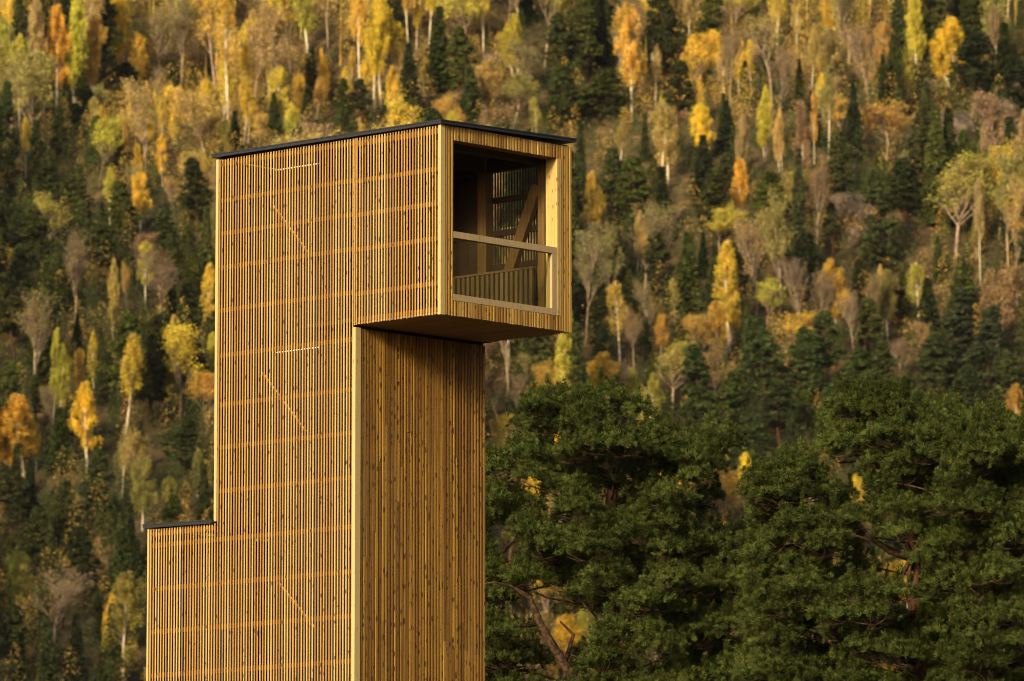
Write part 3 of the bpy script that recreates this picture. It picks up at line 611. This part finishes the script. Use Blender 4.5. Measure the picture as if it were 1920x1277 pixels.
m, t, out = newmat('rock'); tc = N(t, 'ShaderNodeTexCoord'); n1 = N(t, 'ShaderNodeTexNoise'); n1.inputs['Scale'].default_value = 1.2; n1.inputs['Detail'].default_value = 8; n1.inputs['Roughness'].default_value = .7
t.links.new(tc.outputs['Object'], n1.inputs['Vector']); r1 = ramp(t, [(.32, (.03, .024, .015)), (.5, (.10, .072, .048)), (.68, (.21, .16, .115))]); t.links.new(n1.outputs[0], r1.inputs[0])
d = N(t, 'ShaderNodeBsdfDiffuse'); t.links.new(r1.outputs[0], d.inputs[0]); t.links.new(d.outputs[0], out.inputs[0]); M['rock'] = m
def rock(seed, sx, sy, sz):
    rs = np.random.RandomState(seed); nu, nv = 22, 12; V = []; ks = rs.normal(0, 1, (14, 3)) * 2.2; ph = rs.uniform(0, 6.28, 14)
    for j in range(nv + 1):
        for i in range(nu):
            a = 6.283 * i / nu; b = math.pi * j / nv; p = np.array([math.sin(b) * math.cos(a), math.sin(b) * math.sin(a), math.cos(b)])
            dsp = 1 + .10 * np.abs(np.sin(ks @ p + ph)).sum() / 3 - .2; p = np.sign(p) * np.abs(p) ** .75 * dsp; V.append(p * np.array([sx, sy, sz]))
    mb = MB(); mb.add(V, [(j*nu+i, (j+1)*nu+i, (j+1)*nu+(i+1) % nu, j*nu+(i+1) % nu) for j in range(nv) for i in range(nu)]); return mb
ROCKS = [(1742, 168, 1.3, .9, 'pale white boulder among spruces, high on the slope right of the tower'), (1902, 192, 2.0, 1.8, 'pale rock outcrop at the right picture edge, high on the slope'),
 (1800, 262, 3.4, 2.2, 'brown rock slab below the dark pines near the right edge'), (1860, 232, 3.2, 2.0, 'tilted grey rock slab near the right edge, above the lime tree'),
 (1735, 262, 2.4, 1.6, 'low brown rock left of the big slab, upper right slope'), (1612, 415, 2.0, 2.2, 'brown rock face beside a thin trunk, right of the tower'), (1580, 395, 1.6, 1.5, 'grey rock face left of the brown one, right of the tower'),
 (1600, 460, 1.3, 1.2, 'grey broken rock under the brown rock face'), (938, 118, 1.9, .8, 'grey flat rocks above the right end of the tower roof'), (962, 130, 1.5, .6, 'small brown rock right of the flat grey rocks above the roof'),
 (28, 168, 2.2, 2.0, 'brown rocky bank at the left picture edge, high on the slope'), (10, 372, 1.6, .9, 'pale boulder at the left picture edge under dark pines'), (1365, 118, 1.6, .7, 'small pale rock in brush, high right of the tower'), (1430, 130, 1.4, .6, 'low pale rock under golden birches, high on the slope')]
for i, (x, y, a, b, lab) in enumerate(ROCKS):
    P = hit(x, y); o = link('rock_outcrop', rock(100 + i, a, a * .8, b).mesh('rock', M['rock'])); o.location = (P[0], P[1], float(T(P[0], P[1])) + b * .1); o.rotation_euler = (R(20), R(rf.uniform(-12, 12)), rf.uniform(0, 6)); tag(o, lab, 'rock', 'rocks on the hillside')

# ------------------------------------------------------------------ unseen broken overcast, added to shade the lower hillside (behind the camera, lets the sun through in places)
rc = np.random.RandomState(SHADE_CLOUD_SEED); mb = MB()
def puff(c, a, b, h, seed):
    r = np.random.RandomState(seed); nu, nv = 20, 10; ks = r.normal(0, 1, (8, 3)) * 2.5; ph = r.uniform(0, 6.28, 8); V = []
    for j in range(nv + 1):
        for i in range(nu):
            w = 6.283 * i / nu; t_ = math.pi * j / nv; p = np.array([math.sin(t_) * math.cos(w), math.sin(t_) * math.sin(w), math.cos(t_)])
            V.append(c + p * np.array([a, b, h * (1 if p[2] > 0 else .4)]) * (1 + .08 * np.sin(ks @ p + ph).sum() / 2))
    mb.add(V, [(j*nu+i, (j+1)*nu+i, (j+1)*nu+(i+1) % nu, j*nu+(i+1) % nu) for j in range(nv) for i in range(nu)])
for i in range(SHADE_CLOUD_N):
    x_ = rc.uniform(-190, 190); y_ = rc.uniform(-640, -325 + .3 * x_); x_ -= 470
    puff(np.array([x_, y_, 400 + rc.uniform(-12, 12)]), rc.uniform(28, 52), rc.uniform(20, 38), rc.uniform(8, 16), 300 + i)
m, t, out = newmat('shade_cloud'); d = N(t, 'ShaderNodeBsdfDiffuse'); d.inputs[0].default_value = (.9, .9, .9, 1); t.links.new(d.outputs[0], out.inputs[0])
tag(link('shade_clouds', mb.mesh('shade_clouds', m, True)), 'unseen broken overcast added to shade the lower hillside', 'shade_clouds', kind='structure')

# ------------------------------------------------------------------ large pines in front, right of the tower
def inpoly(x, y, poly):
    c = False; j = len(poly) - 1
    for i in range(len(poly)):
        xi, yi = poly[i]; xj, yj = poly[j]
        if (yi > y) != (yj > y) and x < (xj - xi) * (y - yi) / (yj - yi) + xi: c = not c
        j = i
    return c
def big_pine(name_seed, Yd, trunk, extra_limbs, poly, holes, npads, label, depth=2.4, padr=(.32, .56)):
    rs = np.random.RandomState(name_seed); sc = Yd / F
    base = pix(trunk[-1][0], trunk[-1][1], Yd); bx_, by_ = base[0], Yd
    e = empty('scots_pine', (bx_, by_, 0)); tag(e, label, 'pine', 'big pines beside the tower')
    O = np.array([bx_, by_, 0]); tr = MB(); lb = MB(); nd = MB()
    tp = [pix(x, y, Yd + dy) - O for x, y, r, dy in trunk]; rr = [r for _, _, r, _ in trunk]
    tp.append(np.array([0, 0, 0.0])); rr.append(rr[-1] * 1.35)
    # resample trunk smoothly
    tp = np.array(tp); tt = np.linspace(0, len(tp) - 1, 26); idx = np.arange(len(tp)); trs = np.stack([np.interp(tt, idx, tp[:, k]) for k in range(3)], 1); rrs = np.interp(tt, idx, rr)
    trs[1:-1] += rs.normal(0, .025, (24, 3)) * np.array([1, 1, 0]); tr.tube(trs, rrs, 9)
    def attach(c, drop):
        cand = [(abs((q[2]) - (c[2] - drop)) + .0, i) for i, q in enumerate(trs)]; i = min(cand)[1]; return trs[i], rrs[i]
    for L in extra_limbs:
        pts = [pix(x, y, Yd + dy) - O for x, y, r, dy in L]; lb.tube(pts, [r for _, _, r, _ in L], 7)
    pads = []; tries = 0; pts2 = []
    xs_ = [p[0] for p in poly]; ys_ = [p[1] for p in poly]
    while len(pads) < npads and tries < 60000:
        tries += 1; x = rs.uniform(min(xs_), max(xs_)); y = rs.uniform(min(ys_), max(ys_)); r = rs.uniform(*padr); rp = r / sc
        if not inpoly(x, y, poly): continue
        ex = rp * .6
        if not (inpoly(x - ex, y - rp * .05, poly) and inpoly(x + ex, y, poly) and inpoly(x, y - rp * .3, poly)): continue
        if any((x - hx) ** 2 / hrx ** 2 + (y - hy) ** 2 / hry ** 2 < (1 + rp * .55 / max(hrx, 1)) ** 2 for hx, hy, hrx, hry in holes): continue
        if sum((x - q[0]) ** 2 + ((y - q[1]) * 1.5) ** 2 < (rp * .5) ** 2 for q in pts2) > 1: continue
        pts2.append((x, y)); tx = np.interp(y, [p[1] for p in trunk], [p[0] for p in trunk]); off = abs(x - tx) * sc
        dmax = math.sqrt(max(.1, depth ** 2 - min(off, depth) ** 2 * .7)); topf = min(1, (y - min(ys_)) / 150 + .35)
        pads.append((pix(x, y, Yd + rs.uniform(-dmax, dmax) * topf) - O, r))
    T_P = []; T_D = []; done = []
    pads.sort(key=lambda q: np.linalg.norm(q[0][:2] - trs[0][:2]))
    for c, r in pads:
        a, ar = attach(c, .25 + .45 * rs.uniform() * np.linalg.norm((c - np.array([0, 0, c[2]]))[:2]))
        near = [(np.linalg.norm(c - b_) + rs.uniform(0, .3), b_) for b_ in done if np.linalg.norm(b_[:2] - a[:2]) < np.linalg.norm(c[:2] - a[:2]) - .1 and b_[2] < c[2] + .25]
        if near and min(q[0] for q in near) < np.linalg.norm(c - a) * .6:
            a = min(near, key=lambda q: q[0])[1]; ar = .05
        L = np.linalg.norm(c - a); mid1 = a + (c - a) * .35 + np.array([0, 0, -.06 * L + rs.normal(0, .04)]) + rs.normal(0, .05, 3); mid2 = a + (c - a) * .72 + np.array([0, 0, -.10 * L]) + rs.normal(0, .06, 3)
        cb = c - np.array([0, 0, r * .35]); done.append(cb); r0 = min(ar * .45, .010 + .011 * L); lb.tube([a, mid1, mid2, cb], [r0, r0 * .75, r0 * .5, .010], 5)
        for k in range(9):
            az = rs.uniform(0, 6.28); q = cb + np.array([math.cos(az) * r * .85, math.sin(az) * r * .85, rs.uniform(.05, .45) * r]); m1 = (cb + q) / 2 + np.array([0, 0, -.05])
            s0 = mid2 if k < 4 else cb; lb.tube([s0, (s0 + m1) / 2 if k < 4 else m1, q], [.008, .006, .003], 3)
        n_ = int(120 * (r / .4) ** 2); v = rs.normal(size=(n_, 3)); v /= np.linalg.norm(v, axis=1)[:, None]; v[:, 2] = np.abs(v[:, 2]) - .22 * (rs.uniform(size=n_) < .35)
        lump = 1 + .28 * np.sin(v[:, 0] * 6 + rs.uniform(0, 6)) * np.sin(v[:, 1] * 5 + rs.uniform(0, 6))
        p = c + v * np.array([r, r, r * .72]) * lump[:, None] * rs.uniform(.62, 1.05, (n_, 1)); dr = v * np.array([.8, .8, .6]) + np.array([0, 0, .55]) + rs.normal(0, .22, (n_, 3))
        T_P.append(p); T_D.append(dr)
        for k in range(5):          # upright leading shoots
            az = rs.uniform(0, 6.28); q0 = c + np.array([math.cos(az) * r * .6, math.sin(az) * r * .6, r * .45]); hgt = rs.uniform(.10, .40); m_ = 5
            q = q0 + np.array([rs.normal(0, .02), 0, hgt]) * (np.arange(1, m_ + 1) / m_)[:, None]; T_P.append(q); T_D.append(np.tile([0, 0, 1.0], (m_, 1)) + rs.normal(0, .12, (m_, 3)))
    TP = np.concatenate(T_P); TD = np.concatenate(T_D); TD /= np.linalg.norm(TD, axis=1)[:, None]; nt_ = len(TP); K = 32
    # each tuft: K needle pairs round a short shoot
    ax = np.repeat(TD, K, 0); pp = np.repeat(TP, K, 0) + ax * rs.uniform(-.035, .035, (nt_ * K, 1))
    w = rs.normal(size=(nt_ * K, 3)); w -= (w * ax).sum(1)[:, None] * ax; w /= np.linalg.norm(w, axis=1)[:, None] + 1e-9
    an = rs.uniform(.35, 1.15, (nt_ * K, 1)); nd_ = ax * np.cos(an) + w * np.sin(an); ln = rs.uniform(.065, .115, (nt_ * K, 1)); sdv = np.cross(nd_, ax + rs.normal(0, .3, ax.shape)); sdv /= np.linalg.norm(sdv, axis=1)[:, None] + 1e-9
    wd = .0033
    V = np.stack([pp - sdv * wd, pp + sdv * wd, pp + nd_ * ln], 1)
    # one island per tuft so that the colour varies tuft by tuft: share the first vertex
    me = bpy.data.meshes.new('crown'); nv_ = nt_ * (1 + 2 * K); co = np.empty((nt_, 1 + 2 * K, 3)); co[:, 0] = TP; co[:, 1::2] = (pp + nd_ * ln - sdv * wd).reshape(nt_, K, 3); co[:, 2::2] = (pp + nd_ * ln * .8 + sdv * wd * 2.2).reshape(nt_, K, 3)
    fi = np.empty((nt_, K, 3), dtype=np.int32); b0 = (np.arange(nt_) * (1 + 2 * K))[:, None]; kk = np.arange(K)[None]
    fi[:, :, 0] = b0; fi[:, :, 1] = b0 + 1 + 2 * kk; fi[:, :, 2] = b0 + 2 + 2 * kk
    me.vertices.add(nv_); me.vertices.foreach_set('co', co.ravel()); me.loops.add(nt_ * K * 3); me.loops.foreach_set('vertex_index', fi.ravel()); me.polygons.add(nt_ * K)
    me.polygons.foreach_set('loop_start', np.arange(0, nt_ * K * 3, 3, dtype=np.int32)); me.polygons.foreach_set('loop_total', np.full(nt_ * K, 3, dtype=np.int32)); me.update(calc_edges=True)
    me.materials.append(M['fneedle'])
    link('trunk', tr.mesh('trunk', M['pinebark'], True), e); link('limbs', lb.mesh('limbs', M['pinelimb'], True), e); link('crown', me, e)
    print(label, 'pads', len(pads), 'tufts', nt_)

big_pine(1, 117, [(1135, 745, .02, 0), (1140, 850, .07, 0), (1148, 940, .12, 0), (1152, 1100, .15, .1), (1172, 1277, .17, .2)],
    [[(1178, 1420, .14, 0), (1100, 1310, .12, -.7), (1052, 1235, .10, -1.1), (1015, 1175, .085, -1.3), (992, 1118, .06, -1.4), (955, 1098, .035, -1.6), (925, 1092, .02, -2.0), (895, 1096, .008, -2.0)], [(1010, 1170, .05, -.4), (960, 1175, .04, -.6), (905, 1190, .025, -.8)],
     [(935, 1060, .05, .5), (942, 1035, .05, .5), (965, 1015, .03, .4)], [(1060, 1240, .05, -.3), (1075, 1190, .04, -.3), (1050, 1165, .02, -.3)]],
    [(872, 870), (930, 838), (962, 826), (966, 790), (990, 752), (1030, 750), (1075, 742), (1100, 730), (1130, 722), (1170, 732), (1215, 748), (1238, 765), (1236, 800), (1262, 822), (1325, 800), (1370, 775), (1395, 772), (1410, 812), (1392, 850), (1352, 880), (1338, 905), (1345, 935), (1385, 960), (1420, 1000), (1440, 1060), (1440, 1330), (850, 1330)],
    [(1138, 945, 26, 14), (1075, 1180, 38, 40), (945, 1030, 24, 26), (1045, 1175, 45, 22), (1010, 1270, 40, 14), (1190, 1235, 10, 20), (985, 1105, 24, 10), (1245, 905, 14, 9), (1290, 1045, 22, 9), (1000, 920, 14, 8), (1330, 1130, 20, 8), (1000, 1135, 16, 22), (1035, 1195, 18, 26), (1062, 1250, 18, 24), (1355, 990, 16, 12)], 285,
    'big dark green pine rising right beside the tower shaft, with a leaning reddish limb')
big_pine(2, 113, [(1660, 745, .02, 0), (1690, 850, .07, 0), (1705, 960, .12, 0), (1716, 1110, .15, 0), (1735, 1277, .18, .1)],
    [[(1714, 1050, .08, -.2), (1670, 1035, .06, -.4), (1635, 1012, .04, -.6), (1605, 1005, .02, -.8)], [(1716, 1150, .07, -.1), (1660, 1165, .05, -.5), (1600, 1160, .03, -.9)], [(1712, 1040, .05, -.3), (1690, 1080, .05, -.4), (1675, 1100, .02, -.5)]],
    [(1545, 765), (1560, 745), (1600, 738), (1650, 726), (1700, 742), (1735, 760), (1790, 770), (1830, 800), (1830, 1330), (1385, 1330), (1380, 1000), (1372, 950), (1392, 905), (1420, 892), (1430, 862), (1470, 860), (1500, 862), (1530, 872), (1570, 900), (1575, 880), (1556, 870), (1540, 850), (1548, 820), (1535, 795)],
    [(1602, 905, 30, 28), (1696, 1075, 20, 20), (1640, 1020, 40, 16), (1655, 1262, 34, 20), (1730, 1120, 18, 22), (1392, 1030, 16, 60), (1500, 960, 22, 9), (1560, 1060, 26, 9), (1470, 1130, 24, 9), (1540, 1215, 26, 9), (1640, 960, 20, 9), (1760, 930, 18, 9)], 265,
    'wide dark pine in the middle of the foreground pines, its upper limbs bare and forked')
big_pine(3, 112, [(1880, 790, .02, 0), (1876, 900, .07, 0), (1868, 1050, .12, 0), (1800, 1290, .17, .1)],
    [[(1868, 1060, .07, 0), (1830, 1020, .05, -.4), (1790, 1005, .03, -.7)]],
    [(1760, 830), (1775, 772), (1800, 765), (1830, 782), (1862, 776), (1895, 792), (1925, 800), (1960, 830), (2010, 900), (2030, 1330), (1740, 1330), (1735, 900)],
    [(1800, 1010, 22, 16), (1770, 1200, 24, 18), (1880, 950, 18, 10), (1850, 1130, 22, 10)], 175, 'dark pine cut by the right picture edge, rightmost of the foreground pines')

# ------------------------------------------------------------------ thin valley haze
HAZE = 0.00002
if HAZE:
    mb = MB(); mb.box(-1500, 1500, -300, 1400, -3, 392); m, t, out = newmat('haze'); v = N(t, 'ShaderNodeVolumePrincipled'); v.inputs['Density'].default_value = HAZE; v.inputs['Color'].default_value = (.85, .88, .92, 1); v.inputs['Anisotropy'].default_value = .0
    t.links.new(v.outputs[0], out.inputs['Volume']); tag(link('haze', mb.mesh('haze', m)), 'thin pale haze in the valley air', 'haze', kind='stuff')
